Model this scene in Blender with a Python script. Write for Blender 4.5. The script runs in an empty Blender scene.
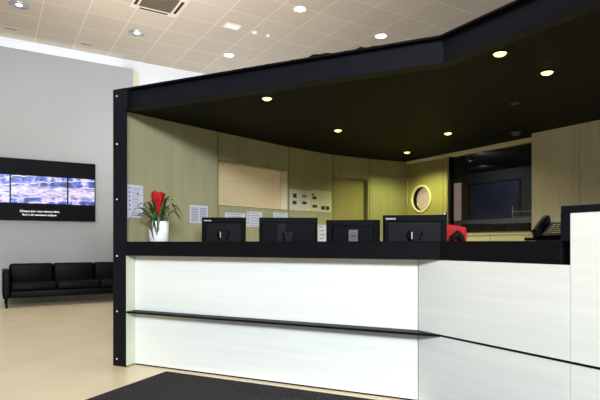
import bpy, bmesh, math, random
from mathutils import Matrix, Vector
random.seed(7)
S = bpy.context.scene
C = S.collection
PI = math.pi

# ------------------------------------------------------------------ materials
def lin(c):
    return tuple(((v/255)/12.92 if v/255 <= .04045 else ((v/255+.055)/1.055)**2.4) for v in c) + (1,)

def mat(name, rgb, rough=.5, metal=0., var=.06, scale=(6,6,6), bump=0., spec=.5, emit=0., emit_rgb=None):
    m = bpy.data.materials.new(name); m.use_nodes = True
    nt = m.node_tree; b = nt.nodes['Principled BSDF']
    b.inputs['Roughness'].default_value = rough; b.inputs['Metallic'].default_value = metal
    b.inputs['Specular IOR Level'].default_value = spec
    tc = nt.nodes.new('ShaderNodeTexCoord'); mp = nt.nodes.new('ShaderNodeMapping')
    mp.inputs['Scale'].default_value = scale
    nt.links.new(tc.outputs['Object'], mp.inputs['Vector'])
    n = nt.nodes.new('ShaderNodeTexNoise'); n.inputs['Scale'].default_value = 1.; n.inputs['Detail'].default_value = 4
    nt.links.new(mp.outputs['Vector'], n.inputs['Vector'])
    r = nt.nodes.new('ShaderNodeValToRGB'); c = lin(rgb)
    r.color_ramp.elements[0].position = .3; r.color_ramp.elements[1].position = .7
    r.color_ramp.elements[0].color = tuple(max(0, x*(1-var)) for x in c[:3]) + (1,)
    r.color_ramp.elements[1].color = tuple(min(1, x*(1+var)) for x in c[:3]) + (1,)
    nt.links.new(n.outputs['Fac'], r.inputs['Fac']); nt.links.new(r.outputs['Color'], b.inputs['Base Color'])
    if bump:
        bp = nt.nodes.new('ShaderNodeBump'); bp.inputs['Strength'].default_value = bump
        bp.inputs['Distance'].default_value = .01
        nt.links.new(n.outputs['Fac'], bp.inputs['Height']); nt.links.new(bp.outputs['Normal'], b.inputs['Normal'])
    if emit:
        b.inputs['Emission Color'].default_value = lin(emit_rgb or rgb); b.inputs['Emission Strength'].default_value = emit
    return m

def grid_mat(name, rgb, line_rgb, p, x0, y0, w, rough=.7, tilevar=.05, spec=.3):
    m = bpy.data.materials.new(name); m.use_nodes = True
    nt = m.node_tree; b = nt.nodes['Principled BSDF']; L = nt.links
    b.inputs['Roughness'].default_value = rough; b.inputs['Specular IOR Level'].default_value = spec
    tc = nt.nodes.new('ShaderNodeTexCoord'); sp = nt.nodes.new('ShaderNodeSeparateXYZ')
    L.new(tc.outputs['Object'], sp.inputs[0])
    def M(op, a, v=None):
        n = nt.nodes.new('ShaderNodeMath'); n.operation = op
        if isinstance(a, (int, float)): n.inputs[0].default_value = a
        else: L.new(a, n.inputs[0])
        if v is not None:
            if isinstance(v, (int, float)): n.inputs[1].default_value = v
            else: L.new(v, n.inputs[1])
        return n.outputs[0]
    facs, fl = [], []
    for ax, o in (('X', x0), ('Y', y0)):
        t = M('DIVIDE', M('SUBTRACT', sp.outputs[ax], o), p)
        fl.append(M('FLOOR', t))
        facs.append(M('GREATER_THAN', M('ABSOLUTE', M('SUBTRACT', M('FRACT', t), .5)), .5 - w/p/2))
    f = M('MAXIMUM', facs[0], facs[1])
    cx = nt.nodes.new('ShaderNodeCombineXYZ'); L.new(fl[0], cx.inputs[0]); L.new(fl[1], cx.inputs[1])
    wn = nt.nodes.new('ShaderNodeTexWhiteNoise'); L.new(cx.outputs[0], wn.inputs['Vector'])
    no = nt.nodes.new('ShaderNodeTexNoise'); no.inputs['Scale'].default_value = 40; L.new(tc.outputs['Object'], no.inputs['Vector'])
    mx = M('ADD', M('MULTIPLY', wn.outputs['Value'], .8), M('MULTIPLY', no.outputs['Fac'], .2))
    r = nt.nodes.new('ShaderNodeValToRGB'); c = lin(rgb)
    r.color_ramp.elements[0].color = tuple(x*(1-tilevar) for x in c[:3]) + (1,)
    r.color_ramp.elements[1].color = tuple(min(1, x*(1+tilevar)) for x in c[:3]) + (1,)
    L.new(mx, r.inputs['Fac'])
    mix = nt.nodes.new('ShaderNodeMix'); mix.data_type = 'RGBA'
    L.new(f, mix.inputs['Factor']); L.new(r.outputs['Color'], mix.inputs['A']); mix.inputs['B'].default_value = lin(line_rgb)
    L.new(mix.outputs['Result'], b.inputs['Base Color'])
    return m

def screen_mat(name, strength):
    m = bpy.data.materials.new(name); m.use_nodes = True
    nt = m.node_tree; b = nt.nodes['Principled BSDF']; L = nt.links
    tc = nt.nodes.new('ShaderNodeTexCoord')
    n1 = nt.nodes.new('ShaderNodeTexNoise'); n1.inputs['Scale'].default_value = 6.5; n1.inputs['Detail'].default_value = 5
    L.new(tc.outputs['Object'], n1.inputs['Vector'])
    mp = nt.nodes.new('ShaderNodeMapping'); mp.inputs['Rotation'].default_value = (0, .15, 0); mp.inputs['Scale'].default_value = (1, 1, 1.5)
    L.new(tc.outputs['Object'], mp.inputs['Vector'])
    wv = nt.nodes.new('ShaderNodeTexWave'); wv.wave_type = 'RINGS'; wv.inputs['Scale'].default_value = 1.6
    wv.inputs['Distortion'].default_value = 4; wv.inputs['Detail'].default_value = 4; wv.inputs['Detail Scale'].default_value = 2
    L.new(mp.outputs['Vector'], wv.inputs['Vector'])
    r1 = nt.nodes.new('ShaderNodeValToRGB'); e = r1.color_ramp.elements
    e[0].position = .42; e[0].color = lin((12, 22, 90)); e[1].position = .66; e[1].color = lin((236, 226, 250))
    x = e.new(.47); x.color = lin((10, 80, 205)); x = e.new(.53); x.color = lin((90, 120, 230)); x = e.new(.58); x.color = lin((215, 190, 232))
    L.new(n1.outputs['Fac'], r1.inputs['Fac'])
    r2 = nt.nodes.new('ShaderNodeValToRGB'); r2.color_ramp.elements[0].position = .93; r2.color_ramp.elements[1].position = .99
    L.new(wv.outputs['Fac'], r2.inputs['Fac'])
    mix = nt.nodes.new('ShaderNodeMix'); mix.data_type = 'RGBA'
    L.new(r2.outputs['Color'], mix.inputs['Factor']); L.new(r1.outputs['Color'], mix.inputs['A']); mix.inputs['B'].default_value = lin((240, 235, 255))
    sp = nt.nodes.new('ShaderNodeSeparateXYZ'); L.new(tc.outputs['Object'], sp.inputs[0])
    def Mn(op, a, v):
        n = nt.nodes.new('ShaderNodeMath'); n.operation = op
        if isinstance(a, float): n.inputs[0].default_value = a
        else: L.new(a, n.inputs[0])
        if isinstance(v, float): n.inputs[1].default_value = v
        else: L.new(v, n.inputs[1])
        return n.outputs[0]
    dz = Mn('ABSOLUTE', Mn('SUBTRACT', sp.outputs['Z'], .55), 0.)
    band = nt.nodes.new('ShaderNodeMapRange'); L.new(dz, band.inputs[0])
    band.inputs[1].default_value = .13; band.inputs[2].default_value = .06; band.inputs[3].default_value = 0.; band.inputs[4].default_value = .85
    n2 = nt.nodes.new('ShaderNodeTexNoise'); n2.inputs['Scale'].default_value = 7; n2.inputs['Detail'].default_value = 4
    mp2 = nt.nodes.new('ShaderNodeMapping'); mp2.inputs['Scale'].default_value = (1, 1, 5); L.new(tc.outputs['Object'], mp2.inputs['Vector']); L.new(mp2.outputs['Vector'], n2.inputs['Vector'])
    r3 = nt.nodes.new('ShaderNodeValToRGB'); q = r3.color_ramp.elements
    q[0].position = .38; q[0].color = lin((90, 110, 215)); q[1].position = .60; q[1].color = lin((250, 245, 255)); x = q.new(.47); x.color = lin((222, 196, 228))
    L.new(n2.outputs['Fac'], r3.inputs['Fac'])
    mix2 = nt.nodes.new('ShaderNodeMix'); mix2.data_type = 'RGBA'
    L.new(band.outputs[0], mix2.inputs['Factor']); L.new(mix.outputs['Result'], mix2.inputs['A']); L.new(r3.outputs['Color'], mix2.inputs['B']); mix = mix2
    L.new(mix.outputs['Result'], b.inputs['Emission Color']); b.inputs['Emission Strength'].default_value = strength
    b.inputs['Base Color'].default_value = (0, 0, 0, 1); b.inputs['Roughness'].default_value = .3
    return m

def glass_mat(name, tint=.75, refl=.08):
    m = bpy.data.materials.new(name); m.use_nodes = True
    nt = m.node_tree; L = nt.links; nt.nodes.remove(nt.nodes['Principled BSDF'])
    out = nt.nodes['Material Output']
    t = nt.nodes.new('ShaderNodeBsdfTransparent'); t.inputs[0].default_value = (tint, tint, tint, 1)
    g = nt.nodes.new('ShaderNodeBsdfGlossy'); g.inputs['Roughness'].default_value = .02
    mx = nt.nodes.new('ShaderNodeMixShader'); mx.inputs[0].default_value = refl
    L.new(t.outputs[0], mx.inputs[1]); L.new(g.outputs[0], mx.inputs[2]); L.new(mx.outputs[0], out.inputs[0])
    return m

MT = dict(
    navy=mat('navy_steel', (15, 16, 23), .55, var=.1, scale=(3,3,3), spec=.12),
    black=mat('black_laminate', (10, 10, 15), .5, var=.1, scale=(3,3,3), spec=.12),
    matte=mat('matte_black', (9, 9, 10), .7, spec=.15),
    plastic=mat('black_plastic', (3, 4, 9), .5, var=.08, spec=.05),
    plastic2=mat('dark_recess_plastic', (4, 4, 7), .5, spec=.1),
    grey=mat('grey_plastic', (66, 68, 72), .4),
    white_panel=mat('white_laminate', (226, 230, 224), .38, var=.035, scale=(1.2, 1.2, 22), spec=.4),
    edge=mat('cream_edge', (196, 200, 182), .5, var=.03),
    wood=mat('olive_veneer', (138, 136, 106), .5, var=.09, scale=(16, 16, .8), spec=.3),
    part=mat('office_partition', (150, 150, 142), .8),
    wood2=mat('pale_veneer', (188, 180, 158), .5, var=.07, scale=(18, 18, .8), spec=.3),
    groove=mat('groove', (38, 36, 26), .8),
    low=mat('pale_low_panel', (206, 198, 168), .5, var=.03),
    leafw=mat('door_leaf_veneer', (132, 124, 82), .5, var=.06, scale=(16, 16, .8)),
    doorw=mat('door_veneer', (152, 144, 98), .5, var=.06, scale=(16, 16, .8)),
    wall=mat('grey_paint', (164, 167, 166), .8, var=.015, scale=(1, 1, 1)),
    cove=mat('white_paint', (226, 228, 230), .8, var=.01),
    cream=mat('cream_trim', (212, 204, 176), .6, var=.03),
    leather=mat('black_leather', (5, 5, 6), .5, var=.2, scale=(14, 14, 14), bump=.15, spec=.1),
    mat=mat('charcoal_carpet', (50, 48, 51), .95, var=.75, scale=(70, 70, 70), bump=.6, spec=.1),
    bolt=mat('bolt_steel', (205, 205, 205), .25, .9),
    pot=mat('white_ceramic', (232, 232, 236), .25, var=.01),
    soil=mat('soil', (40, 30, 22), .9, var=.3, scale=(60, 60, 60), bump=.5),
    leaf=mat('bromeliad_leaf', (42, 66, 32), .4, var=.45, scale=(9, 9, 9)),
    flower=mat('red_bract', (168, 5, 9), .4, var=.2, scale=(20, 20, 20)),
    paper=mat('white_paper', (176, 180, 196), .8, var=.02),
    board=mat('cream_paper', (182, 180, 160), .8, var=.02),
    ink=mat('grey_print', (104, 108, 124), .8),
    ink2=mat('dark_print', (30, 34, 36), .8, var=.4, scale=(50, 50, 50)),
    ink3=mat('brown_print', (140, 84, 56), .8, var=.4, scale=(50, 50, 50)),
    red=mat('red_fabric', (158, 3, 8), .8, var=.1, scale=(50, 50, 50)),
    glass=glass_mat('dark_glass', .66, .022), clear=glass_mat('clear_glass', .92, .05),
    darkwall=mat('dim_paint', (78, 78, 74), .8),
    wb=mat('board_surface', (62, 72, 100), .6),
    pinkglow=mat('pinkish_glow_panel', (196, 172, 160), .8, emit=.6),  # glowing panel standing in for the lit space beyond the window
    blind=mat('beige_blind', (208, 188, 148), .8, var=.012, scale=(2, 2, 30), emit=.21),  # faint emission stands in for backlight through the blind
    tan=mat('tan_wood', (112, 88, 58), .5, var=.12, scale=(20, 20, 2)),
    silver=mat('silver_reflector', (190, 190, 188), .25, .8),
    lensw=mat('lit_lens', (255, 250, 240), .4, emit=7.),
    lensd=mat('dim_lens', (240, 240, 235), .3, emit=.2),
    lensy=mat('lit_warm_lens', (255, 246, 150), .4, emit=2.6),
    offwhite=mat('offwhite_plastic', (214, 204, 186), .5),
    vent=mat('vent_slat', (104, 92, 72), .6),
    letter=mat('white_letter', (225, 225, 232), .5, emit=.1),  # plain lettering given a slight glow of its own
    cap=mat('caption_letter', (245, 245, 250), .5, emit=.9),
    tvblack=mat('screen_black', (5, 5, 7), .45, var=.05, spec=.06),
    picture=screen_mat('aerial_view', 1.0),
    led=mat('blue_led', (190, 200, 255), .4, emit=3., emit_rgb=(120, 140, 255)),
    key=mat('phone_key', (62, 64, 44), .5),
    ceil=grid_mat('ceiling_tile', (190, 180, 163), (210, 200, 182), .68, .72, 9.93, .022, .8, .045),
    soffit=grid_mat('soffit_tile', (9, 9, 6), (2, 2, 2), .6, 3.50, 2.93, .014, .6, .2, .08),
)
def floor_mat():
    m = mat('polished_stone', (230, 212, 176), .28, var=.07, scale=(1.6, 1.6, 1.6), spec=.45)
    return m
MT['floor'] = floor_mat()

# ------------------------------------------------------------------ mesh builder
def frame(x, y, ang_deg=0., z=0.):
    return Matrix.Translation((x, y, z)) @ Matrix.Rotation(math.radians(ang_deg), 4, 'Z')
I4 = Matrix.Identity(4)

class MB:
    def __init__(s): s.bm = bmesh.new()
    def _add(s, tmp, M, mi=0, smooth=False):
        vm = {v: s.bm.verts.new(M @ v.co) for v in tmp.verts}
        for f in tmp.faces:
            try:
                g = s.bm.faces.new([vm[v] for v in f.verts]); g.material_index = mi; g.smooth = smooth
            except ValueError: pass
        tmp.free(); return s
    def box(s, x0, x1, y0, y1, z0, z1, M=I4, mi=0, bev=0., seg=2, smooth=False):
        t = bmesh.new(); bmesh.ops.create_cube(t, size=1.)
        for v in t.verts:
            v.co = Vector(((x0+x1)/2 + v.co.x*(x1-x0), (y0+y1)/2 + v.co.y*(y1-y0), (z0+z1)/2 + v.co.z*(z1-z0)))
        if bev: bmesh.ops.bevel(t, geom=list(t.edges), offset=bev, segments=seg, profile=.5, affect='EDGES')
        return s._add(t, M, mi, smooth)
    def prism(s, pts, z0, z1, M=I4, mi=0, bev=0.):
        t = bmesh.new(); a = sum(pts[i][0]*pts[(i+1) % len(pts)][1] - pts[(i+1) % len(pts)][0]*pts[i][1] for i in range(len(pts)))
        if a < 0: pts = pts[::-1]
        b = [t.verts.new((p[0], p[1], z0)) for p in pts]; u = [t.verts.new((p[0], p[1], z1)) for p in pts]
        t.faces.new(b[::-1]); t.faces.new(u)
        for i in range(len(pts)):
            j = (i+1) % len(pts); t.faces.new((b[i], b[j], u[j], u[i]))
        if bev: bmesh.ops.bevel(t, geom=list(t.edges), offset=bev, segments=2, profile=.5, affect='EDGES')
        return s._add(t, M, mi)
    def lathe(s, prof, n=32, M=I4, mi=0, smooth=True):
        t = bmesh.new(); rings = []
        for r, z in prof:
            rings.append([t.verts.new((0, 0, z))] if r < 1e-6 else [t.verts.new((r*math.cos(2*PI*k/n), r*math.sin(2*PI*k/n), z)) for k in range(n)])
        for a, b in zip(rings, rings[1:]):
            for k in range(n):
                k2 = (k+1) % n
                if len(a) == 1 and len(b) == 1: continue
                if len(a) == 1: t.faces.new((a[0], b[k2], b[k]))
                elif len(b) == 1: t.faces.new((a[k], a[k2], b[0]))
                else: t.faces.new((a[k], a[k2], b[k2], b[k]))
        bmesh.ops.recalc_face_normals(t, faces=t.faces)
        return s._add(t, M, mi, smooth)
    def cyl(s, p0, p1, r, n=14, M=I4, mi=0, r1=None):
        p0, p1 = Vector(p0), Vector(p1); d = p1-p0; h = d.length
        R = d.to_track_quat('Z', 'Y').to_matrix().to_4x4()
        r1 = r if r1 is None else r1
        return s.lathe([(0, 0), (r, 0), (r, 0), (r1, h), (r1, h), (0, h)], n, M @ Matrix.Translation(p0) @ R, mi)
    def tube(s, pts, r, n=10, M=I4, mi=0, radii=None):
        pts = [Vector(p) for p in pts]; t = bmesh.new(); rings = []
        for i, p in enumerate(pts):
            d = (pts[min(i+1, len(pts)-1)] - pts[max(i-1, 0)]).normalized()
            up = Vector((0, 0, 1)) if abs(d.z) < .95 else Vector((1, 0, 0))
            a = d.cross(up).normalized(); b = a.cross(d); rr = radii[i] if radii else r
            rings.append([t.verts.new(p + a*rr*math.cos(2*PI*k/n) + b*rr*math.sin(2*PI*k/n)) for k in range(n)])
        for A_, B_ in zip(rings, rings[1:]):
            for k in range(n): t.faces.new((A_[k], A_[(k+1) % n], B_[(k+1) % n], B_[k]))
        t.faces.new(rings[0]); t.faces.new(rings[-1])
        bmesh.ops.recalc_face_normals(t, faces=t.faces)
        return s._add(t, M, mi, True)
    def strip(s, pts, widths, side, M=I4, fold=0.15):
        """a leaf: centre line pts, half widths, side = horizontal vector"""
        t = bmesh.new(); side = Vector(side).normalized(); rows = []
        for p, w in zip(pts, widths):
            p = Vector(p); rows.append([t.verts.new(p - side*w + Vector((0, 0, w*fold))), t.verts.new(p), t.verts.new(p + side*w + Vector((0, 0, w*fold)))])
        for a, b in zip(rows, rows[1:]):
            for k in range(2): t.faces.new((a[k], a[k+1], b[k+1], b[k]))
        return s._add(t, M, 0, True)
    def text(s, string, size, M, ext=.0008, align='LEFT', mi=0):
        cu = bpy.data.curves.new('txt', 'FONT'); cu.body = string; cu.size = size; cu.extrude = ext; cu.align_x = align
        o = bpy.data.objects.new('txt', cu); C.objects.link(o)
        dg = bpy.context.evaluated_depsgraph_get(); me = bpy.data.meshes.new_from_object(o.evaluated_get(dg))
        t = bmesh.new(); t.from_mesh(me)
        bpy.data.objects.remove(o); bpy.data.curves.remove(cu); bpy.data.meshes.remove(me)
        return s._add(t, M, mi)

def obj(name, mb, mats, parent=None, world=True):
    """link a builder as ONE mesh object; coordinates are world ones unless world=False (then the parent's own)"""
    me = bpy.data.meshes.new(name)
    if parent and world: mb.bm.transform((parent.parent.matrix_basis @ parent.matrix_basis if parent.parent else parent.matrix_basis).inverted())
    mb.bm.to_mesh(me); mb.bm.free()
    for m in (mats if isinstance(mats, (list, tuple)) else [mats]): me.materials.append(MT[m])
    o = bpy.data.objects.new(name, me); C.objects.link(o)
    if parent: o.parent = parent
    return o

def tag(o, label, cat, group=None):
    o['label'] = label; o['category'] = cat
    if group: o['group'] = group
    return o
def thing(name, label, cat, M=I4, group=None):
    o = bpy.data.objects.new(name, None); C.objects.link(o); o.matrix_basis = M; o.empty_display_size = .1
    return tag(o, label, cat, group)
def struct(name, mb, mats):
    o = obj(name, mb, mats); o['kind'] = 'structure'; return o
def child_struct(name, mb, mats, parent):
    return obj(name, mb, mats, parent)
def dup(root, M, label, group=None):
    r = root.copy(); C.objects.link(r); r.matrix_basis = M; r['label'] = label
    if group: r['group'] = group
    for ch in list(root.children):
        c = ch.copy(); C.objects.link(c); c.parent = r
        for g in ch.children:
            d = g.copy(); C.objects.link(d); d.parent = c
    return r

# ------------------------------------------------------------------ key plan points (metres; camera stands at the origin)
H = 1.12
A = Vector((1.028, 4.676)); K = Vector((2.563, 2.387))
D1 = (K - A).normalized(); NB = Vector((-D1.y, D1.x))            # along the long counter run / away from the lobby
ANG = math.degrees(math.atan2(D1.y, D1.x))
ML = frame(A.x, A.y, ANG)                                       # frame of the long run: x along it, y into the booth
LEN = (K - A).length
def off(d, xr=2.563):
    """corner of the counter outline pushed d into the booth"""
    P = A + NB*d; x = xr + d; t = (x - P.x)/D1.x
    return Vector((x, P.y + D1.y*t))
CEIL = 5.07; SOF = 2.33
W = [(1.06, 4.80), (2.10, 5.15), (3.20, 5.50), (4.00, 5.67), (4.64, 5.67), (5.30, 5.60)]
def segf(i, z=0.):
    a, b = W[i], W[i+1]
    return frame(a[0], a[1], math.degrees(math.atan2(b[1]-a[1], b[0]-a[0])), z), math.dist(a, b)

# ------------------------------------------------------------------ setting: lobby
struct('floor', MB().box(-9, 10, -7, 11.5, -.1, 0), 'floor')
struct('ceiling', MB().box(-9, 10, -7, 11.5, CEIL, CEIL+.1), 'ceil')
struct('wall_rear', MB().box(-9, 10, 11.2, 11.4, 0, CEIL), 'cove')
struct('wall_far', MB().box(-9, 2.56, 11.0, 11.2, 0, 4.82, bev=.004), 'wall')
struct('trim_1', MB().box(2.56, 2.68, 11.06, 11.2, 0, 4.80), 'cream')

# ------------------------------------------------------------------ setting: reception booth walls
T = .12; bays = [MB() for _ in range(5)]
def wseg(i, x0, x1, z0, z1, mi=0, y0=0., y1=T): bays[i].box(x0, x1, y0, y1, z0, z1, segf(i)[0], mi)
wl = [segf(i)[1] for i in range(5)]
wseg(0, .0, wl[0], 0, SOF)
wx0, wx1, wz0, wz1 = .0, 1.13, 1.535, 2.025                       # window opening in the second bay
wseg(1, 0, wl[1], 0, wz0); wseg(1, 0, wl[1], wz1, SOF); wseg(1, wx1, wl[1]+.02, wz0, wz1)
wseg(2, 0, wl[2], 0, SOF)
wseg(3, 0, wl[3], 2.03, SOF); wseg(3, .64-.02, wl[3], 0, 2.03)
wseg(4, 0, wl[4], 0, SOF)
for i in range(1, 5): wseg(i, 0, .007, 0 if i not in (1, 3) else 0, SOF, 1, -.002, -.0001)
for i, z in ((1, wz0-.006), (1, wz1+.001), (3, 2.031)): wseg(i, 0, wl[i], z, z+.005, 1, -.002, -.0001)
for q in bays: struct('wall_back', q, ['wood', 'groove'])

# interior window: blind behind a pane
M1 = segf(1)[0]
w1 = MB().box(wx0, wx1+.02, .125, .14, wz0-.02, wz1+.02, M1); w1o = struct('window_1', w1, 'blind')
child_struct('window_frame', MB().box(wx1-.004, wx1-.0005, .001, .124, wz0, wz1, M1).box(wx0, wx1-.005, .001, .124, wz0+.0005, wz0+.005, M1), 'cream', w1o)
child_struct('pane', MB().box(wx0, wx1-.006, .105, .11, wz0+.007, wz1-.001, M1), 'clear', w1o)

# recessed door in the fourth bay
M3 = segf(3)[0]
d1o = struct('door_1', MB().box(0, .618, .085, .11, 0, 2.028, M3), 'leafw')
child_struct('door_handle', MB().cyl((.07, .085, 1.02), (.07, .03, 1.02), .012, M=M3).cyl((.07, .03, 1.02), (.18, .03, 1.02), .009, M=M3), 'silver', d1o)

# right wall with the round window, the glazing and the low wall under it
XR = 5.29
def hole_ring(y, z, r, yb0, yb1, zb0, zb1, n=48):
    """flat plate with a round hole in the plane x = 0 (coordinates y, z), wall thickness .12"""
    t = bmesh.new(); angs = sorted(set([2*PI*k/n for k in range(n)] + [math.atan2(zz-z, yy-y) % (2*PI) for yy in (yb0, yb1) for zz in (zb0, zb1)]))
    loops = {}
    for x in (0, .12):
        inn, out = [], []
        for a in angs:
            c, s = math.cos(a), math.sin(a); ts = []
            if c > 1e-9: ts.append((yb1-y)/c)
            if c < -1e-9: ts.append((yb0-y)/c)
            if s > 1e-9: ts.append((zb1-z)/s)
            if s < -1e-9: ts.append((zb0-z)/s)
            d = min(ts); inn.append(t.verts.new((x, y+r*c, z+r*s))); out.append(t.verts.new((x, y+d*c, z+d*s)))
        loops[x] = (inn, out); m = len(angs)
        for k in range(m): t.faces.new((inn[k], inn[(k+1) % m], out[(k+1) % m], out[k]))
    m = len(angs)
    for k in range(m): t.faces.new((loops[0][0][k], loops[0][0][(k+1) % m], loops[.12][0][(k+1) % m], loops[.12][0][k]))
    bmesh.ops.recalc_face_normals(t, faces=t.faces)
    return t
b = MB()
RY, RZ, RR = 5.285, 1.752, .182
b._add(hole_ring(RY, RZ, RR, 4.90, 5.68, 1.3, 2.2), Matrix.Translation((XR, 0, 0)))
b.box(XR, XR+.12, 4.90, 5.68, 0, 1.3).box(XR, XR+.12, 4.90, 5.68, 2.2, SOF).box(XR, XR+.12, 5.68, 6.8, 0, SOF)
b.box(XR, XR+.12, 4.79, 4.90, 0, SOF)
b.box(XR, XR+.12, 3.2, 4.79, 0, 1.222, mi=2)
b.box(XR-.002, XR+.01, 4.869, 4.875, 0, SOF-.05, mi=1).box(XR-.002, XR+.01, 4.798, 4.802, 0, SOF-.05, mi=1)
b.box(XR-.002, XR+.01, 4.1, 4.104, 0, 1.221, mi=1)
struct('wall_right', b, ['doorw', 'groove', 'low'])
struct('trim_3', MB().box(XR-.02, XR+.12, 3.2, 5.58, 2.287, SOF-.001), 'cream')
struct('trim_4', MB().box(XR-.015, XR+.16, 3.2, 4.77, 1.222, 1.238, bev=.003), 'cream')
w2 = struct('window_2', MB().box(XR+.09, XR+.11, RY-.2, RY+.2, RZ-.2, RZ+.2), 'pinkglow')
RX = Matrix.Translation((XR, RY, RZ)) @ Matrix.Rotation(-PI/2, 4, 'Y')
child_struct('window_frame', MB().lathe([(.172, -.012), (.172, .012), (.178, .018), (.196, .016), (.203, .008), (.203, .0005), (.1815, .0005), (.1815, -.012)], 56, RX), 'cream', w2)
child_struct('reveal', MB().lathe([(.181, -.08), (.173, -.08), (.173, -.0125), (.181, -.0125), (.181, -.08)], 56, RX), 'matte', w2)
child_struct('pane', MB().lathe([(0, -.082), (.172, -.082), (.172, -.078), (0, -.078)], 56, RX), 'clear', w2)
w3 = struct('window_3', MB().box(XR+.05, XR+.06, 3.2, 4.76, 1.239, 2.286), 'glass')
child_struct('window_frame', MB().box(XR+.02, XR+.09, 4.76, 4.789, 1.239, 2.286), 'matte', w3)

# dim office behind the glazing
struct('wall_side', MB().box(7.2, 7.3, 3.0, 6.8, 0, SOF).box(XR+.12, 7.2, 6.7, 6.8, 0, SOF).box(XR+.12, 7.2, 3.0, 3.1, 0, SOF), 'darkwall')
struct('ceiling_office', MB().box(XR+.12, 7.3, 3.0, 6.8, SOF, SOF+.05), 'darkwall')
w4 = struct('window_4', MB().box(7.19, 7.199, 6.165, 6.415, .9, 2.20), 'pinkglow')
child_struct('window_frame', MB().box(7.16, 7.199, 6.06, 6.164, .9, 2.25).box(7.16, 7.199, 6.164, 6.45, 2.201, 2.25).box(7.16, 7.199, 6.416, 6.45, .9, 2.2), 'tan', w4)

# ------------------------------------------------------------------ canopy
b = MB()
inA, inK = A + NB*.1, off(.1)
b.prism([(inA.x, inA.y), (inK.x, inK.y), (inK.x, -.6), (5.41, -.6), (5.41, 5.62), (4.64, 5.75), (4.0, 5.75), (3.18, 5.58), (2.07, 5.24), (1.04, 4.88)], SOF, SOF+.03)
b.prism([(inA.x, inA.y), (inK.x, inK.y), (inK.x, -.6), (5.41, -.6), (5.41, 5.62), (4.64, 5.75), (4.0, 5.75), (3.18, 5.58), (2.07, 5.24), (1.04, 4.88)], 2.47, 2.50, mi=1)
struct('ceiling_canopy', b, ['soffit', 'matte'])

def runpoly(d0, d1, yend, t0=0.):
    """plan strip between offsets d0 and d1 along the whole front, from the post to y = yend"""
    a0, a1 = A + NB*d0 + D1*t0, A + NB*d1 + D1*t0; k0, k1 = off(d0), off(d1)
    return [(a0.x, a0.y), (k0.x, k0.y), (k0.x, yend), (k1.x, yend), (k1.x, k1.y), (a1.x, a1.y)]
beam = thing('canopy_beam', 'long navy-black steel channel beam edging the canopy above the counter', 'beam', frame(A.x, A.y, 0, 2.32))
obj('web', MB().prism(runpoly(.045, .06, -.6, .004), 2.336, 2.499), 'navy', beam)
obj('top_flange', MB().prism(runpoly(0, .1, -.6, .0), 2.499, 2.513), 'black', beam)
obj('bottom_flange', MB().prism(runpoly(0, .1, -.6, .0), 2.322, 2.3295), 'black', beam)
obj('end_plate', MB().box(.0, .012, .0, .044, 2.336, 2.499, ML), 'navy', beam)

post = thing('steel_post', 'navy-black steel post with bolts at the left end of the counter', 'post', ML)
obj('shaft', MB().box(-.155, 0, 0, .012, 0, 2.515, ML, bev=.0015).box(-.09, -.065, .012, .07, 0, 2.515, ML).box(-.155, -.066, .07, .082, 0, 2.515, ML), 'navy', post)
for z in (2.449, 2.017, 1.513, 1.0, .497, .065):
    obj('bolt', MB().lathe([(0, 0), (.011, 0), (.011, .004), (.008, .009), (0, .01)], 12, ML @ Matrix.Translation((-.105, .0, z)) @ Matrix.Rotation(PI/2, 4, 'X')), 'bolt', post)

cable = MB()
pts = []
for k in range(60):
    t = 1.05 + k*.024; z = 2.52
    z += .02*math.exp(-((t-1.80)/.05)**2) + .018*math.exp(-((t-1.93)/.05)**2) + .026*math.exp(-((t-2.18)/.035)**2)
    p = A + D1*t + NB*(.05 + .02*math.sin(k*.7)); pts.append((p.x, p.y, z))
cable.tube(pts, .007)
tag(obj('cable', cable, 'matte'), 'loose black cable lying along the top of the canopy beam', 'cable')

# ------------------------------------------------------------------ counter
REC = .113; YE = 1.4985; TOPZ0, TOPZ1 = 1.004, 1.130
counter = thing('reception_counter', 'long angled reception counter, white panels under a black worktop', 'counter', frame(A.x, A.y))
def poly_counter(d0, d1, yend, t0=0.): return runpoly(d0, d1, yend, t0)
obj('worktop', MB().prism(poly_counter(0, .30, YE+.049, .001), TOPZ0, TOPZ1, bev=.003), 'black', counter)
Q = A + NB*REC; tq = (2.563 - Q.x)/D1.x; Q = Q + D1*tq           # where the recessed run meets the right-hand face
SH0, SH1 = .487, .503
def lp(z0, z1): return MB().box(.002, tq-.004, REC, REC+.02, z0, z1, ML)
obj('front_panel', lp(SH1+.001, TOPZ0-.001), 'white_panel', counter)
obj('front_panel', lp(.012, SH0-.004), 'white_panel', counter)
obj('front_panel', MB().box(2.563, 2.583, YE, Q.y-.002, SH1+.001, TOPZ0-.001), 'white_panel', counter)
obj('front_panel', MB().box(2.563, 2.583, YE, Q.y-.002, .012, SH0-.001), 'white_panel', counter)
obj('end_panel', MB().box(.0005, .0018, .001, REC-.001, .012, TOPZ0-.001, ML), 'edge', counter)
s0 = A + D1*.003; s1 = A + NB*REC + D1*.003
obj('shelf', MB().prism([(s0.x, s0.y), (K.x, K.y), (Q.x, Q.y), (s1.x, s1.y)], SH0, SH1, bev=.001), 'black', counter)
a0 = A + NB*(REC+.021) + D1*.01; a1 = A + NB*.29 + D1*.01; k1 = off(.29); kq = (2.585, Q.y + .02)
obj('carcass', MB().prism([(a0.x, a0.y), kq, (2.585, YE+.002), (k1.x, YE+.002), (k1.x, k1.y), (a1.x, a1.y)], 0, TOPZ0-.002), 'matte', counter)

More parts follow.
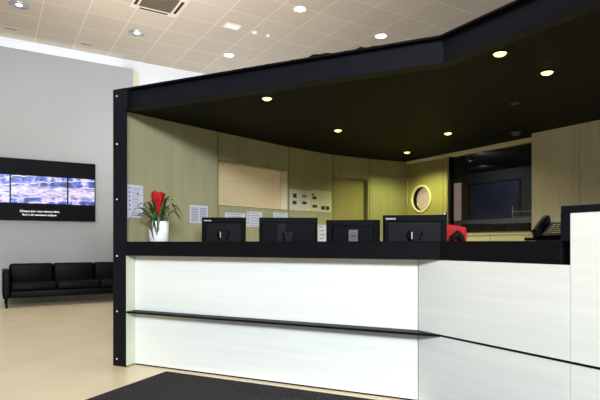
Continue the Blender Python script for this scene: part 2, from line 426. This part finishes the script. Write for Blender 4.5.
hi = thing('raised_counter', 'taller black-framed white counter block at the right edge of the photo', 'counter', frame(2.563, .8))
YF = 1.496; YB = -.5
obj('front_panel', MB().box(2.563, 2.583, YB, YF-.001, SH1+.001, 1.274), 'white_panel', hi)
obj('front_panel', MB().box(2.563, 2.583, YB, YF-.001, .012, SH0-.001), 'white_panel', hi)
obj('frame', MB().box(2.558, 2.60, YF, YF+.049, TOPZ1+.001, 1.275).box(2.558, 3.0, YB, YF+.049, 1.275, 1.313, bev=.003).box(2.60, 2.98, YF, YF+.03, TOPZ1+.001, 1.275), 'navy', hi)
obj('carcass', MB().box(2.585, 2.95, YB, YF-.002, 0, 1.274), 'matte', hi)

# inner desk that carries the screens
obj('plinth', MB().box(.004, tq-.01, REC+.003, REC+.019, 0, .011, ML).box(2.566, 2.582, YE, Q.y-.01, 0, .011), 'matte', counter)
desk = thing('staff_desk', 'low staff desk behind the counter carrying the four computer monitors', 'desk', frame(A.x, A.y))
d0, d1_ = .31, .98
pd = [A + NB*d0 + D1*.75, off(d0), Vector((2.563+d0, 1.6)), Vector((2.563+d1_, 1.6)), off(d1_), A + NB*.8 + D1*.75]
obj('desk_top', MB().prism([tuple(p) for p in pd], .715, .74), 'edge', desk)
for p in (A + NB*.36 + D1*.80, A + NB*.72 + D1*.80, Vector((3.48, 1.66)), Vector((2.92, 1.66)), off(.36), off(.92)):
    obj('leg', MB().cyl((p.x, p.y, 0), (p.x, p.y, .714), .025), 'grey', desk)

# ------------------------------------------------------------------ monitors (backs towards the lobby; local -y is the back)
VIEW = -31.48
def monitor(x, y, yaw, w, h, top, label, kind):
    m = thing('computer_monitor', label, 'monitor', frame(x, y, VIEW + yaw, .74), 'computer monitors behind the counter')
    z1 = top - .74; z0 = z1 - h
    if kind == 'recess':
        hs = MB().box(-w/2, w/2, -.012, .012, z0, z1, bev=.004)
        hs.box(-w/2+.012, w/2-.012, -.032, -.01, z1-.055, z1-.006, bev=.004).box(-w/2+.012, -w/2+.045, -.032, -.01, z0+.006, z1-.05, bev=.004)
        hs.box(w/2-.045, w/2-.012, -.032, -.01, z0+.006, z1-.05, bev=.004)
        hs.box(-w/2+.045, w/2-.045, -.02, -.012, z0+.03, z1-.058, mi=1)
    elif kind == 'bulge':
        hs = MB().box(-w/2, w/2, -.014, .012, z0, z1, bev=.004).box(-w/2+.02, w/2-.02, -.028, -.01, z0+.02, z1-.04, bev=.008)
        hs.box(-.105, -.02, -.032, -.026, z0, z1-.055, mi=1, bev=.002)
    else:
        hs = MB().box(-w/2, w/2, -.012, .012, z0, z1, bev=.005).box(-w/2+.05, w/2-.05, -.026, -.01, z0+.02, z1-.05, bev=.01)
    obj('housing', hs, ['plastic', 'plastic2'], m, False)
    obj('screen', MB().box(-w/2+.01, w/2-.01, .0121, .0135, z0+.02, z1-.01), 'tvblack', m, False)
    if kind == 'plate':
        st = MB().box(-.042, .042, -.05, -.03, .01, z1-.085, bev=.006)
        o = obj('stand', st, 'grey', m, False); o['label'] = 'grey upright stand with a ring emblem'
        em = MB()
        F = Matrix.Translation((0, -.0502, z1-.14)) @ Matrix.Rotation(PI/2, 4, 'X')
        em.lathe([(.026, 0), (.026, .002), (.029, .002), (.029, 0)], 28, F)
        for k, xx in enumerate((-.012, -.004, .004, .012)): em.box(xx-.0028, xx+.0028, -.008, .008, 0, .0015, F)
        obj('emblem', em, 'plastic2', o, False)
    else:
        o = obj('stand', MB().box(-.035, .035, -.075, -.045, .01, z1-.16, bev=.006).box(-.05, .05, -.065, -.02, z1-.2, z1-.125, bev=.008)
                .cyl((-.06, -.045, z1-.16), (.06, -.045, z1-.16), .016), 'plastic2', m, False)
        if kind == 'recess':
            obj('hinge_clip', MB().box(-.032, -.022, -.0765, -.066, z1-.20, z1-.14, bev=.002), 'silver', o, False)
    obj('base', MB().prism([(-.12, -.11), (.12, -.11), (.11, .09), (-.11, .09)], 0, .012, bev=.003), 'plastic', m, False)
    if kind == 'recess':
        obj('logo', MB().text('Lenovo', .024 if w < .48 else .027, Matrix.Translation((-w/2+.022, -.0325, z1-.038)) @ Matrix.Rotation(PI/2, 4, 'X')), 'letter', m, False)
    return m
monitor(1.927, 4.565, 3, .425, .27, 1.366, 'smallest black monitor with a recessed back, nearest the potted plant', 'recess')
monitor(2.312, 3.978, 4, .535, .31, 1.349, 'wide black monitor with a plain raised back, second from the potted plant', 'bulge')
monitor(2.662, 3.470, -4, .462, .28, 1.317, 'black monitor on a grey plate stand with a round emblem', 'plate')
monitor(2.973, 3.046, -8, .515, .31, 1.348, 'black monitor with white maker lettering, in front of the red chair', 'recess')

# ------------------------------------------------------------------ potted plant
pl = thing('potted_bromeliad', 'red flowering bromeliad in a white pot on the black worktop', 'plant', frame(1.288, 4.549, VIEW, TOPZ1))
obj('pot', MB().lathe([(0, 0), (.082, 0), (.086, .004), (.09, .178), (.088, .182), (.084, .178), (.08, .15), (0, .15)], 36), 'pot', pl, False)
obj('soil', MB().lathe([(0, .152), (.079, .152), (.079, .158), (0, .165)], 24), 'soil', pl, False)
lf = MB()
def leaf(az, reach, rise, droop, w, z0=.16, bend=0.):
    n = 14; pts = []; ws = []
    ca, sa = math.cos(az), math.sin(az)
    for k in range(n+1):
        t = k/n; r = .012 + reach*t**.9
        z = z0 + rise*math.sin(min(1, t*1.25)*PI/2) - droop*max(0, t-.45)**1.6*3
        s = bend*t*t
        pts.append((ca*r - sa*s, sa*r + ca*s, z)); ws.append(w*(.55 + .9*t*(1-t)*2)*(1 - t**3.5) + .001)
    lf.strip(pts, ws, (-sa, ca, .35*ca))
for az, re, ri, dr, w in [(0.1, .22, .20, .16, .021), (.3, .25, .17, .20, .022), (-.3, .24, .13, .12, .019), (-.1, .18, .22, .19, .023), (.15, .15, .25, .08, .018),
        (PI-.1, .30, .18, .18, .018), (PI+.35, .22, .21, .12, .019), (PI-.4, .18, .23, .09, .018), (PI+.1, .25, .12, .20, .016),
        (PI+.7, .16, .18, .14, .02), (-.8, .15, .16, .14, .02), (-1.3, .12, .11, .16, .019), (-1.7, .12, .13, .16, .02), (1.2, .15, .19, .06, .018),
        (2.0, .14, .20, .05, .018), (.7, .12, .27, .03, .017), (-.55, .12, .25, .04, .018), (PI+1.1, .1, .22, .03, .017)]:
    leaf(az, re, ri, dr, w)
for xx, dz in ((-.03, .30), (-.012, .20), (.008, .24), (-.045, .16)):      # strands trailing over the pot's rim and the worktop edge
    n = 12; pts = []; ws = []
    for k in range(n+1):
        t = k/n; pts.append((xx + .012*math.sin(3*t+xx*60), -.085 - .018*math.sin(t*PI) - .004, .19 - dz*.6*t)); ws.append(.008*(1-t**3)+.001)
    lf.strip([(xx*.4, -.03, .17), (xx*.8, -.075, .20)] + pts, [.006, .008] + ws, (1, 0, 0), fold=.05)
obj('leaves', lf, 'leaf', pl, False)
fl = MB()
fl.cyl((0, 0, .15), (-.012, 0, .27), .012, 10, r1=.010)
for k in range(18):
    az = k*2.39996; out = .028 + .036*((k+1)/18)
    n = 8; pts = []; ws = []; z0 = .22 + .03*(k/18); top = .455 - .012*(k % 3)
    for q in range(n+1):
        t = q/n; r = .006 + out*t**1.25; pts.append((-.008 + math.cos(az)*r, math.sin(az)*r, z0 + (top-z0)*t)); ws.append(.008 + .020*t*(1 - t**9*.6))
    fl.strip(pts, ws, (-math.sin(az), math.cos(az), 0), fold=-.2)
obj('flower', fl, 'flower', pl, False)

# ------------------------------------------------------------------ desk phone on the worktop (faces the lobby, rises away from it)
MP = frame(2.655, 1.735, -90 + 6, TOPZ1)         # local x runs to the raised block, local y away from the visitor
ph = thing('desk_phone', 'black desk phone on the worktop beside the raised block', 'telephone', MP)
tilt = math.radians(34)
BT = Matrix.Translation((0, .0, .012)) @ Matrix.Rotation(tilt, 4, 'X')
obj('body', MB().box(-.03, .165, 0, .145, -.004, .022, BT, bev=.006).prism([(0, .0), (.012, .0), (.14, .085), (.14, .098), (0, .0)][:4], -.02, .15, Matrix(((0,0,1,0),(0,1,0,0),(1,0,0,0),(0,0,0,1))) @ Matrix.Identity(4)) if False else
    MB().box(-.03, .165, 0, .145, -.004, .022, BT, bev=.006).box(-.01, .15, .085, .10, .0, .075, bev=.004).box(-.02, .155, .0, .1, .0, .012, bev=.003), 'plastic2', ph, False)
kp = MB()
for r in range(5):
    for c in range(4): kp.box(.045+c*.027, .066+c*.027, .018+r*.020, .031+r*.020, .021, .026, BT, bev=.0015)
obj('keypad', kp, 'key', ph, False)
obj('display', MB().box(.045, .15, .118, .138, .0215, .0235, BT), 'tvblack', ph, False)
hp = []; hr = []
for k in range(13):
    t = k/12; hp.append((-.006, .004 + .15*t, .040 + .016*math.sin(t*PI))); hr.append(.014 + .010*abs(2*t-1)**2)
hs = MB().tube(hp, .016, 14, BT, radii=hr).cyl((-.006, .014, .05), (-.006, .014, .022), .024, 16, BT).cyl((-.006, .140, .05), (-.006, .140, .022), .024, 16, BT)
obj('handset', hs, 'plastic2', ph, False)
cd = []
for k in range(90):
    t = k/89; a = k*1.25
    if t < .5: px_, py_, pz_ = -.01 - .035*t*2, -.012 - .005*t, .012
    else: px_, py_, pz_ = -.045 - .012*(t-.5)*2, -.015 - .05*(t-.5), .012
    cd.append((px_, py_ + .007*math.cos(a), pz_ + .007*math.sin(a) - .001))
obj('cord', MB().tube(cd, .003, 6), 'plastic2', ph, False)

# ------------------------------------------------------------------ red office chair behind the last monitor
ch = thing('office_chair', 'red fabric office chair with black back bracket behind the counter', 'chair', frame(3.53, 3.233, VIEW))
bk = MB(); nx, nz = 8, 8
t = bmesh.new(); grid = []
for side in (0, 1):
    g = []
    for i in range(nx+1):
        row = []
        for j in range(nz+1):
            u, v = i/nx*2-1, j/nz; wid = .205*(1 - .12*v - .15*max(0, .25-v)); x = u*wid*(1 - .06*max(0, v-.8)*5*abs(u))
            y = .05*u*u*-1 + .03*math.sin(v*PI) + (.05 if side else 0) + v*-.03
            row.append(t.verts.new((x, y, .78 + .505*v - .03*u*u*max(0, v-.7)*3)))
        g.append(row)
    grid.append(g)
for side in (0, 1):
    for i in range(nx):
        for j in range(nz): t.faces.new((grid[side][i][j], grid[side][i+1][j], grid[side][i+1][j+1], grid[side][i][j+1]))
bor = [(i, 0) for i in range(nx)] + [(nx, j) for j in range(nz)] + [(i, nz) for i in range(nx, 0, -1)] + [(0, j) for j in range(nz, 0, -1)]
for k in range(len(bor)):
    a, b_ = bor[k], bor[(k+1) % len(bor)]
    t.faces.new((grid[0][a[0]][a[1]], grid[0][b_[0]][b_[1]], grid[1][b_[0]][b_[1]], grid[1][a[0]][a[1]]))
bmesh.ops.recalc_face_normals(t, faces=t.faces); bk._add(t, I4, 0, True)
obj('backrest', bk, 'red', ch, False)
obj('bracket', MB().tube([(-.02, -.03, .60), (.0, -.075, .85), (.02, -.07, 1.05), (.06, -.065, 1.17), (.10, -.065, 1.20), (.13, -.065, 1.17), (.15, -.06, 1.08)], .022, 10,
    radii=[.022, .024, .026, .03, .034, .03, .024]), 'matte', ch, False)
obj('seat', MB().box(-.24, .24, .03, .50, .52, .60, bev=.03, seg=3, smooth=True), 'red', ch, False)
obj('column', MB().cyl((0, .24, .09), (0, .24, .52), .028), 'matte', ch, False)
for k in range(5):
    a = 2*PI*k/5 + .3; ex, ey = .3*math.cos(a), .24 + .3*math.sin(a)
    lg = obj('leg', MB().tube([(0, .24, .115), (ex*.5, .24+(ey-.24)*.5, .10), (ex, ey, .075)], .02, 8), 'matte', ch, False)
    obj('caster', MB().cyl((ex-.012*math.sin(a), ey+.012*math.cos(a), .03), (ex+.012*math.sin(a), ey-.012*math.cos(a), .03), .03, 14), 'plastic2', lg, False)

# ------------------------------------------------------------------ tall cupboards at the right
cb = thing('storage_cupboard', 'full-height pale wood cupboards to the right of the dark glazing', 'cupboard', frame(5.2, 1.8))
obj('side_panel', MB().box(5.105, 5.285, 3.385, 3.402, 0, SOF-.005), 'wood2', cb)
ys = [3.402, 2.868, 2.2, 1.5, .8, .1]
for i in range(5):
    dd = obj('door', MB().box(5.08, 5.10, ys[i+1]+.002, ys[i]-.002, .06, SOF-.005, bev=.001), 'wood2', cb)
obj('carcass', MB().box(5.102, 5.285, .1, 3.384, 0, SOF-.006), 'groove', cb)
obj('plinth', MB().box(5.09, 5.101, .1, 3.384, 0, .058), 'matte', cb)

# ------------------------------------------------------------------ papers on the walls
def paper(i, s0, s1, z0, z1, label, cat='paper', name='paper_sheet', m='paper', group='papers pinned to the reception wall'):
    Mw = segf(i)[0] @ Matrix.Translation((s0, -.004, z0))
    p = thing(name, label, cat, Mw, group)
    obj('sheet', MB().box(0, s1-s0, -.0015, .0015, 0, z1-z0), m, p, False)
    return p, s1-s0, z1-z0
def lines(p, w, h, rows, x0=.12, x1=.9, th=.006, name='text_lines', m='ink', zs=None):
    q = MB(); r_ = random.Random(rows*7+int(w*1000))
    for k in range(rows):
        z = h*(.9 - .82*k/max(1, rows-1)); e = x1 - r_.random()*.25
        q.box(w*x0, w*e, -.0022, -.0016, z-th/2, z+th/2)
    obj(name, q, m, p, False)
def blocks(p, rects, m, name='picture'):
    for x0, x1, z0, z1 in rects: obj(name, MB().box(x0, x1, -.0024, -.0016, z0, z1), m, p, False)
p, w, h = paper(0, .006, .170, 1.352, 1.660, 'tall notice sheet behind the leaves of the potted plant')
lines(p, w, h, 13, .28, .95, .005); blocks(p, [(.018, .03, h*(.88-.13*k), h*(.88-.13*k)+.014) for k in range(6)] + [(.10, .115, h*.72, h*.72+.016)], 'ink2', 'bullet')
p, w, h = paper(0, .718, .955, 1.325, 1.512, 'calendar grid sheet between the plant and the first monitor')
q = MB()
for c in range(2):
    for k in range(9): q.box(w*(.08+.46*c), w*(.08+.46*c+.38), -.0022, -.0016, h*(.1+.09*k), h*(.1+.09*k)+.008)
obj('text_lines', q, 'ink', p, False)
p, w, h = paper(1, .10, .405, 1.30, 1.455, 'sheet mostly hidden behind the top of the smallest monitor')
lines(p, w, h, 6)
p, w, h = paper(1, .425, .678, 1.305, 1.485, 'paper list with black bullets between the first two monitors')
lines(p, w, h, 6, .2, .95); blocks(p, [(.018, .03, h*(.2+.22*k), h*(.2+.22*k)+.02) for k in range(4)], 'ink2', 'bullet')
p, w, h = paper(1, .87, 1.13, 1.30, 1.492, 'blue-grey sheet under the right end of the beige window')
lines(p, w, h, 7, .1, .9)
p, w, h = paper(2, .010, .392, 1.535, 1.80, 'left half of the poster pair with small pictures beside the door', 'poster', 'poster', 'board', 'posters beside the door')
lines(p, w, h, 9, .05, .98, .003); blocks(p, [(.06, .12, .16, .215), (.05, .12, .075, .12), (.22, .30, .085, .12)], 'ink2'); blocks(p, [(.215, .30, .17, .21)], 'ink3')
p, w, h = paper(2, .398, .783, 1.535, 1.82, 'right half of the poster pair, two black pictures at its foot', 'poster', 'poster', 'board', 'posters beside the door')
lines(p, w, h, 10, .38, .95, .003); blocks(p, [(.02, .10, .16, .20), (.02, .05, .205, .235), (.02, .11, .05, .085), (.185, .26, .03, .08), (.275, .345, .03, .08)], 'ink2')
p, w, h = paper(2, .50, .735, 1.10, 1.36, 'white sheet low on the wall between the second and third monitors')
lines(p, w, h, 5, .2, .7, .012)

# hanging cord and card reader on the right wall
hc = MB(); pts = [(XR-.012, 5.725-.0+.006*math.sin(k*1.1), 2.10 - .42*k/24) for k in range(25)]
pts = [(x, y-.17, z) for x, y, z in pts]; hc.tube(pts, .005, 6)
hg = thing('hanging_cord', 'thin pale cord hanging on the yellow wall beside the round window', 'cord', frame(XR-.012, 5.55, 0, 2.1))
obj('cord', hc, 'cream', hg); obj('hook', MB().cyl((XR-.0005, 5.555, 2.105), (XR-.02, 5.555, 2.105), .006), 'silver', hg)
rd = thing('wall_card_reader', 'small black card reader with a blue light on the wall beside the glazing', 'card reader', frame(XR-.01, 4.84, 0, 1.44))
obj('body', MB().box(XR-.022, XR-.0025, 4.805, 4.862, 1.44, 1.53, bev=.004), 'plastic', rd)
obj('indicator_light', MB().box(XR-.0245, XR-.0221, 4.813, 4.835, 1.505, 1.526), 'led', rd)
obj('keypad', MB().box(XR-.0235, XR-.0221, 4.83, 4.855, 1.452, 1.49), 'paper', rd)

# ------------------------------------------------------------------ things in the dim office
sb = thing('sideboard', 'low dark sideboard behind the glazing carrying the black boxes', 'sideboard', frame(5.75, 4.3))
obj('cabinet', MB().box(5.56, 6.0, 3.5, 5.0, 0, 1.245), 'groove', sb); obj('top', MB().box(5.55, 6.01, 3.49, 5.01, 1.245, 1.262, bev=.002), 'cream', sb)
def fbox(y0, y1, h, label):
    o = thing('storage_box', label, 'box', frame(5.7, (y0+y1)/2, 0, 1.262), 'black boxes behind the glazing')
    obj('box_body', MB().box(5.60, 5.80, y0, y1, 1.262, 1.262+h-.012, bev=.006), 'matte', o)
    obj('lid', MB().box(5.595, 5.805, y0-.004, y1+.004, 1.262+h-.011, 1.262+h, bev=.004), 'matte', o)
fbox(4.465, 4.83, .115, 'leftmost black box behind the glazing, next to the red chair')
fbox(4.19, 4.435, .105, 'middle black box of three behind the glazing')
fbox(3.78, 4.16, .105, 'rightmost black box behind the glazing, beside the cupboards')
rk = thing('wire_rack', 'thin metal wire rack at the right end of the dark glazing', 'rack', frame(5.92, 3.95, 0, 1.262))
for yy in (4.24, 3.72): obj('upright', MB().cyl((5.92, yy, 1.262), (5.92, yy, 1.60), .006, 8), 'silver', rk)
for z in (1.42, 1.46, 1.53): obj('rail', MB().cyl((5.92, 3.727, z), (5.92, 4.233, z), .004, 8), 'tan', rk)
wbd = thing('wall_board', 'dim blue board on the far wall of the dark office', 'board', frame(7.2, 5.5, 0, 1.5))
obj('panel', MB().box(7.18, 7.198, 5.03, 6.0, 1.50, 2.12), 'wb', wbd)
obj('board_frame', MB().box(7.172, 7.198, 5.0, 5.03, 1.47, 2.15).box(7.172, 7.198, 6.0, 6.03, 1.47, 2.15).box(7.172, 7.198, 5.03, 6.0, 2.12, 2.15).box(7.172, 7.198, 5.03, 6.0, 1.47, 1.50), 'groove', wbd)
pt = struct('wall_office', MB().box(6.3, 6.36, 3.12, 6.69, 0, 1.47), 'part')

# ------------------------------------------------------------------ television
TY = 10.93; tz0, tz1, tx0, tx1 = 1.55, 2.722, -.30, 1.80
tv = thing('television', 'large wall television showing blue aerial pictures above the sofa', 'television', frame((tx0+tx1)/2, TY, 0, tz0))
obj('housing', MB().box(tx0, tx1, TY, TY+.045, tz0, tz1, bev=.004), 'plastic2', tv)
scr = obj('screen', MB().box(tx0+.012, tx1-.012, TY-.0015, TY-.0001, tz0+.015, tz1-.012), 'tvblack', tv)
obj('wall_bracket', MB().box(.4, 1.1, TY+.0455, 10.999, 1.9, 2.3), 'matte', tv)
for x0, x1 in ((-.29, .281), (.305, 1.270), (1.297, 1.782)):
    obj('picture', MB().box(x0, x1, TY-.003, TY-.0016, 1.877, 2.403), 'picture', scr)
F = Matrix.Translation((.79, TY-.0018, 1.708)) @ Matrix.Rotation(PI/2, 4, 'X')
obj('caption', MB().text('Chaque jour nous devons faire', .055, F, align='CENTER'), 'cap', scr)
obj('caption', MB().text('face à de nouveaux enjeux.', .055, F @ Matrix.Translation((0, -.068, 0)), align='CENTER'), 'cap', scr)

# ------------------------------------------------------------------ sofa
SX0, SX1, SY0, SY1 = .155, 2.56, 9.90, 10.82
so = thing('leather_sofa', 'long black leather sofa against the wall under the television', 'sofa', frame((SX0+SX1)/2, (SY0+SY1)/2))
obj('base', MB().box(SX0+.11, SX1-.11, SY0+.02, SY1-.02, .165, .29, bev=.02, smooth=True), 'leather', so)
for x0, x1 in ((SX0, SX0+.11), (SX1-.11, SX1)): obj('armrest', MB().box(x0, x1, SY0-.03, SY1-.02, .16, .645, bev=.03, seg=3, smooth=True), 'leather', so)
cw = (SX1-SX0-.23)/3
for k in range(3):
    x0 = SX0+.115+k*cw
    obj('seat_cushion', MB().box(x0+.004, x0+cw-.004, SY0, SY1-.26, .292, .42, bev=.035, seg=3, smooth=True), 'leather', so)
    obj('back_cushion', MB().box(x0+.004, x0+cw-.004, SY1-.255, SY1-.06, .36, .735, bev=.04, seg=3, smooth=True), 'leather', so)
obj('backboard', MB().box(SX0+.11, SX1-.11, SY1-.058, SY1, .2, .68, bev=.01), 'leather', so)
for x in (SX0+.055, SX1-.055):
    for y in (SY0+.02, SY1-.1): obj('leg', MB().cyl((x, y, 0), (x, y, .162), .018, 12), 'matte', so)

# ------------------------------------------------------------------ floor mat
mc = A + D1*.30 - NB*.0
mm = MB(); q0 = A + D1*.45 + NB*.005; q1 = A + D1*3.2 + NB*.005
mm.prism([tuple(q0), (K.x-.02+.0, K.y+.02), (K.x-.02, .5), tuple(q1 - NB*2.6 - D1*1.2), tuple(q0 - NB*2.6)], 0.0005, .012, bev=.003)
tag(obj('floor_mat', mm, 'mat'), 'charcoal entrance mat on the floor in front of the counter', 'mat')

# ------------------------------------------------------------------ ceiling fittings
def lobby_light(x, y, r, lens, label, lit):
    d = thing('ceiling_downlight', label, 'ceiling light', frame(x, y, 0, CEIL), 'round lights in the tiled ceiling')
    obj('trim_ring', MB().lathe([(r*.78, -.001), (r*.78, -.008), (r*.95, -.010), (r, -.006), (r, -.001)], 32), 'offwhite' if lit else 'silver', d, False)
    if lit: obj('lens', MB().lathe([(0, -.004), (r*.77, -.004), (r*.77, -.001), (0, -.001)], 32), lens, d, False)
    else:
        obj('reflector', MB().lathe([(r*.3, -.002), (r*.5, -.004), (r*.77, -.007), (r*.77, -.001), (r*.3, -.001)], 32), 'silver', d, False)
        obj('lens', MB().lathe([(0, -.006), (r*.29, -.005), (r*.29, -.001), (0, -.001)], 24), 'lensw', d, False)
for x, y, r, lens, lab, lit in [(.383, 9.567, .16, 'lensd', 'silver downlight nearest the left edge of the tiled ceiling', 0),
        (2.329, 9.684, .16, 'lensd', 'silver downlight in the tiled ceiling above the television wall end', 0),
        (4.253, 9.808, .125, 'lensw', 'lit white downlight just above the left part of the canopy beam', 1),
        (4.440, 7.250, .12, 'lensw', 'lit white downlight at the top middle of the photo', 1),
        (6.340, 7.389, .13, 'lensw', 'lit white downlight nearest the bend in the canopy beam', 1)]:
    lobby_light(x, y, r, lens, lab, lit)
for x, y, lab in ((.301, 10.70, 'narrow dark slot vent at the left end of the tiled ceiling'), (1.602, 10.75, 'narrow dark slot vent in the tiled ceiling nearest the post')):
    o = thing('slot_vent', lab, 'vent', frame(x, y, 0, CEIL), 'slot vents along the ceiling edge')
    obj('slot', MB().box(-.10, .10, -.035, .035, -.006, -.001), 'vent', o, False)
    obj('frame', MB().box(-.115, .115, -.05, -.036, -.008, -.001).box(-.115, .115, .036, .05, -.008, -.001), 'offwhite', o, False)
ac = thing('air_conditioner', 'square ceiling air vent with a slatted grille in the tiled ceiling', 'air vent', frame(2.34, 8.25, 0, CEIL))
obj('fascia', MB().box(-.39, .39, .27, .39, -.02, -.001, bev=.004).box(-.39, .39, -.39, -.27, -.02, -.001, bev=.004).box(-.39, -.27, -.27, .27, -.02, -.001).box(.27, .39, -.27, .27, -.02, -.001), 'offwhite', ac, False)
obj('grille_back', MB().box(-.269, .269, -.269, .269, -.006, -.001), 'groove', ac, False)
for k in range(9): obj('slat', MB().box(-.268, .268, -.25+k*.06, -.212+k*.06, -.016, -.007), 'vent', ac, False)
for r in range(4):
    R_ = Matrix.Rotation(r*PI/2, 4, 'Z'); obj('air_slot', MB().box(-.24, .24, .305, .355, -.0225, -.0203, R_), 'groove', ac, False)
for x, y, r, lab, nm, cat in ((4.205, 8.482, .07, 'round white detector in the tiled ceiling, right of the square fitting', 'smoke_detector', 'detector'),
        (4.476, 8.476, .045, 'smallest round sensor in the tiled ceiling beside the detector', 'ceiling_sensor', 'sensor')):
    o = thing(nm, lab, cat, frame(x, y, 0, CEIL))
    obj('base', MB().lathe([(0, -.001), (r, -.001), (r, -.012), (r*.8, -.014), (0, -.014)], 28), 'offwhite', o, False)
    obj('cover', MB().lathe([(r*.6, -.0142), (r*.55, -.03), (r*.3, -.036), (0, -.037)], 28), 'cove', o, False)
o = thing('emergency_light', 'square white emergency fitting in the tiled ceiling', 'light', frame(3.72, 8.43, 0, CEIL))
obj('housing', MB().box(-.15, .15, -.10, .10, -.03, -.001, bev=.008), 'offwhite', o, False)
obj('diffuser', MB().box(-.12, .12, -.07, .07, -.036, -.0302, bev=.002), 'lensd', o, False)

SPOTS = [(1.961, 3.731, 'lit canopy light nearest the steel post'), (3.168, 4.393, 'lit canopy light above the third monitor'),
         (4.289, 3.879, 'lit canopy light above the dark glazing'), (4.722, 4.977, 'lit canopy light furthest back, above the round window'),
         (2.763, 2.070, 'larger lit canopy light nearest the bend of the beam'), (3.355, 2.126, 'lit canopy light closest to the cupboards')]
for x, y, lab in SPOTS:
    o = thing('canopy_downlight', lab, 'ceiling light', frame(x, y, 0, SOF), 'round lights in the black canopy')
    obj('trim_ring', MB().lathe([(.041, -.0005), (.041, -.006), (.05, -.007), (.056, -.004), (.056, -.0005)], 28), 'black', o, False)
    obj('lens', MB().lathe([(0, -.022), (.018, -.020), (.033, -.014), (.04, -.004), (.04, -.0005), (0, -.0005)], 36), 'lensy', o, False)
o = thing('smoke_detector', 'grey round detector under the black canopy near the cupboards', 'detector', frame(4.885, 3.456, 0, SOF))
obj('base', MB().lathe([(0, -.0005), (.055, -.0005), (.055, -.012), (.045, -.015), (0, -.015)], 28), 'grey', o, False)
obj('cover', MB().lathe([(.04, -.0152), (.036, -.035), (.02, -.042), (0, -.043)], 28), 'grey', o, False)
o = thing('ceiling_sprinkler', 'tiny grey sprinkler disc in the middle of the black canopy', 'sprinkler', frame(3.863, 2.743, 0, SOF))
obj('disc', MB().lathe([(0, -.0005), (.035, -.0005), (.033, -.008), (0, -.009)], 24), 'grey', o, False)
obj('nozzle', MB().cyl((0, 0, -.009), (0, 0, -.022), .008, 10), 'bolt', o, False)

# ------------------------------------------------------------------ light
wd = bpy.data.worlds.new('World'); S.world = wd; wd.use_nodes = True
bg = wd.node_tree.nodes['Background']; bg.inputs[0].default_value = lin((214, 226, 244)); bg.inputs[1].default_value = .38
def lamp(name, kind, loc, target, energy, col, **kw):
    L = bpy.data.lights.new(name, kind); L.energy = energy; L.color = lin(col)[:3]
    for k, v in kw.items(): setattr(L, k, v)
    o = bpy.data.objects.new(name, L); C.objects.link(o); o.location = loc
    o.rotation_euler = (Vector(target) - Vector(loc)).to_track_quat('-Z', 'Y').to_euler(); return o
lamp('daylight_glazing', 'AREA', (-1.6, -6.0, 4.7), (1.8, 3.6, .6), 2150, (238, 245, 255), shape='RECTANGLE', size=4., size_y=1.6)
lamp('lobby_fill', 'AREA', (-2.0, 7.5, 4.9), (-2.0, 7.5, 0), 95, (240, 246, 255), shape='RECTANGLE', size=5., size_y=5.)
lamp('ceiling_fill', 'AREA', (2.0, 7.0, 2.7), (3.5, 8.0, 5), 118, (250, 244, 245), shape='RECTANGLE', size=4., size_y=2.5)  # added unseen lamp, brightens the tiled ceiling from below
lamp('cove_light', 'AREA', (-2.6, 11.1, 4.83), (-2.6, 11.16, 5.2), 7, (226, 238, 255), shape='RECTANGLE', size=10., size_y=.12)
lamp('office_fill', 'SPOT', (5.5, 4.5, 2.31), (6.3, 4.6, 1.3), 30, (235, 240, 255), spot_size=math.radians(140), spot_blend=.5, shadow_soft_size=.0)  # added unseen spot, lifts the partition in the dim office
lamp('office_board_fill', 'SPOT', (6.5, 5.2, 2.31), (7.2, 5.6, 1.5), 7, (235, 240, 255), spot_size=math.radians(140), spot_blend=.5, shadow_soft_size=.0)  # added unseen spot, brightens the far office wall and its board
lamp('rear_wall_fill', 'AREA', (4.6, 10.4, 2.4), (4.4, 11.2, 4.9), 30, (226, 238, 255), shape='RECTANGLE', size=4., size_y=.3)  # added lamp hidden behind the canopy, brightens the rear wall
for x, y, lab in SPOTS:
    lamp('canopy_spot', 'SPOT', (x, y, SOF-.026), (x, y, 0), 90 if y > 4.6 else 27, (250, 255, 158) if y > 4.6 else (255, 248, 196), spot_size=math.radians(150), spot_blend=.6, shadow_soft_size=.035)
for x, y in ((4.253, 9.808), (4.44, 7.25), (6.34, 7.389), (.383, 9.567), (2.329, 9.684)):
    lamp('lobby_spot', 'SPOT', (x, y, CEIL-.03), (x, y, 0), 40, (255, 240, 216), spot_size=math.radians(110), spot_blend=.8, shadow_soft_size=.1)

# ------------------------------------------------------------------ camera
cam = bpy.data.cameras.new('camera'); co = bpy.data.objects.new('camera', cam); C.objects.link(co)
co.location = (0, 0, H); co.rotation_euler = (PI/2, 0, math.radians(-31.48))
cam.sensor_width = 36; cam.lens = 503/600*36; cam.shift_y = 42.7/600; cam.clip_start = .02
S.camera = co
S.view_settings.view_transform = 'Standard'; S.view_settings.look = 'None'
S.view_settings.exposure = 0; S.view_settings.gamma = 1
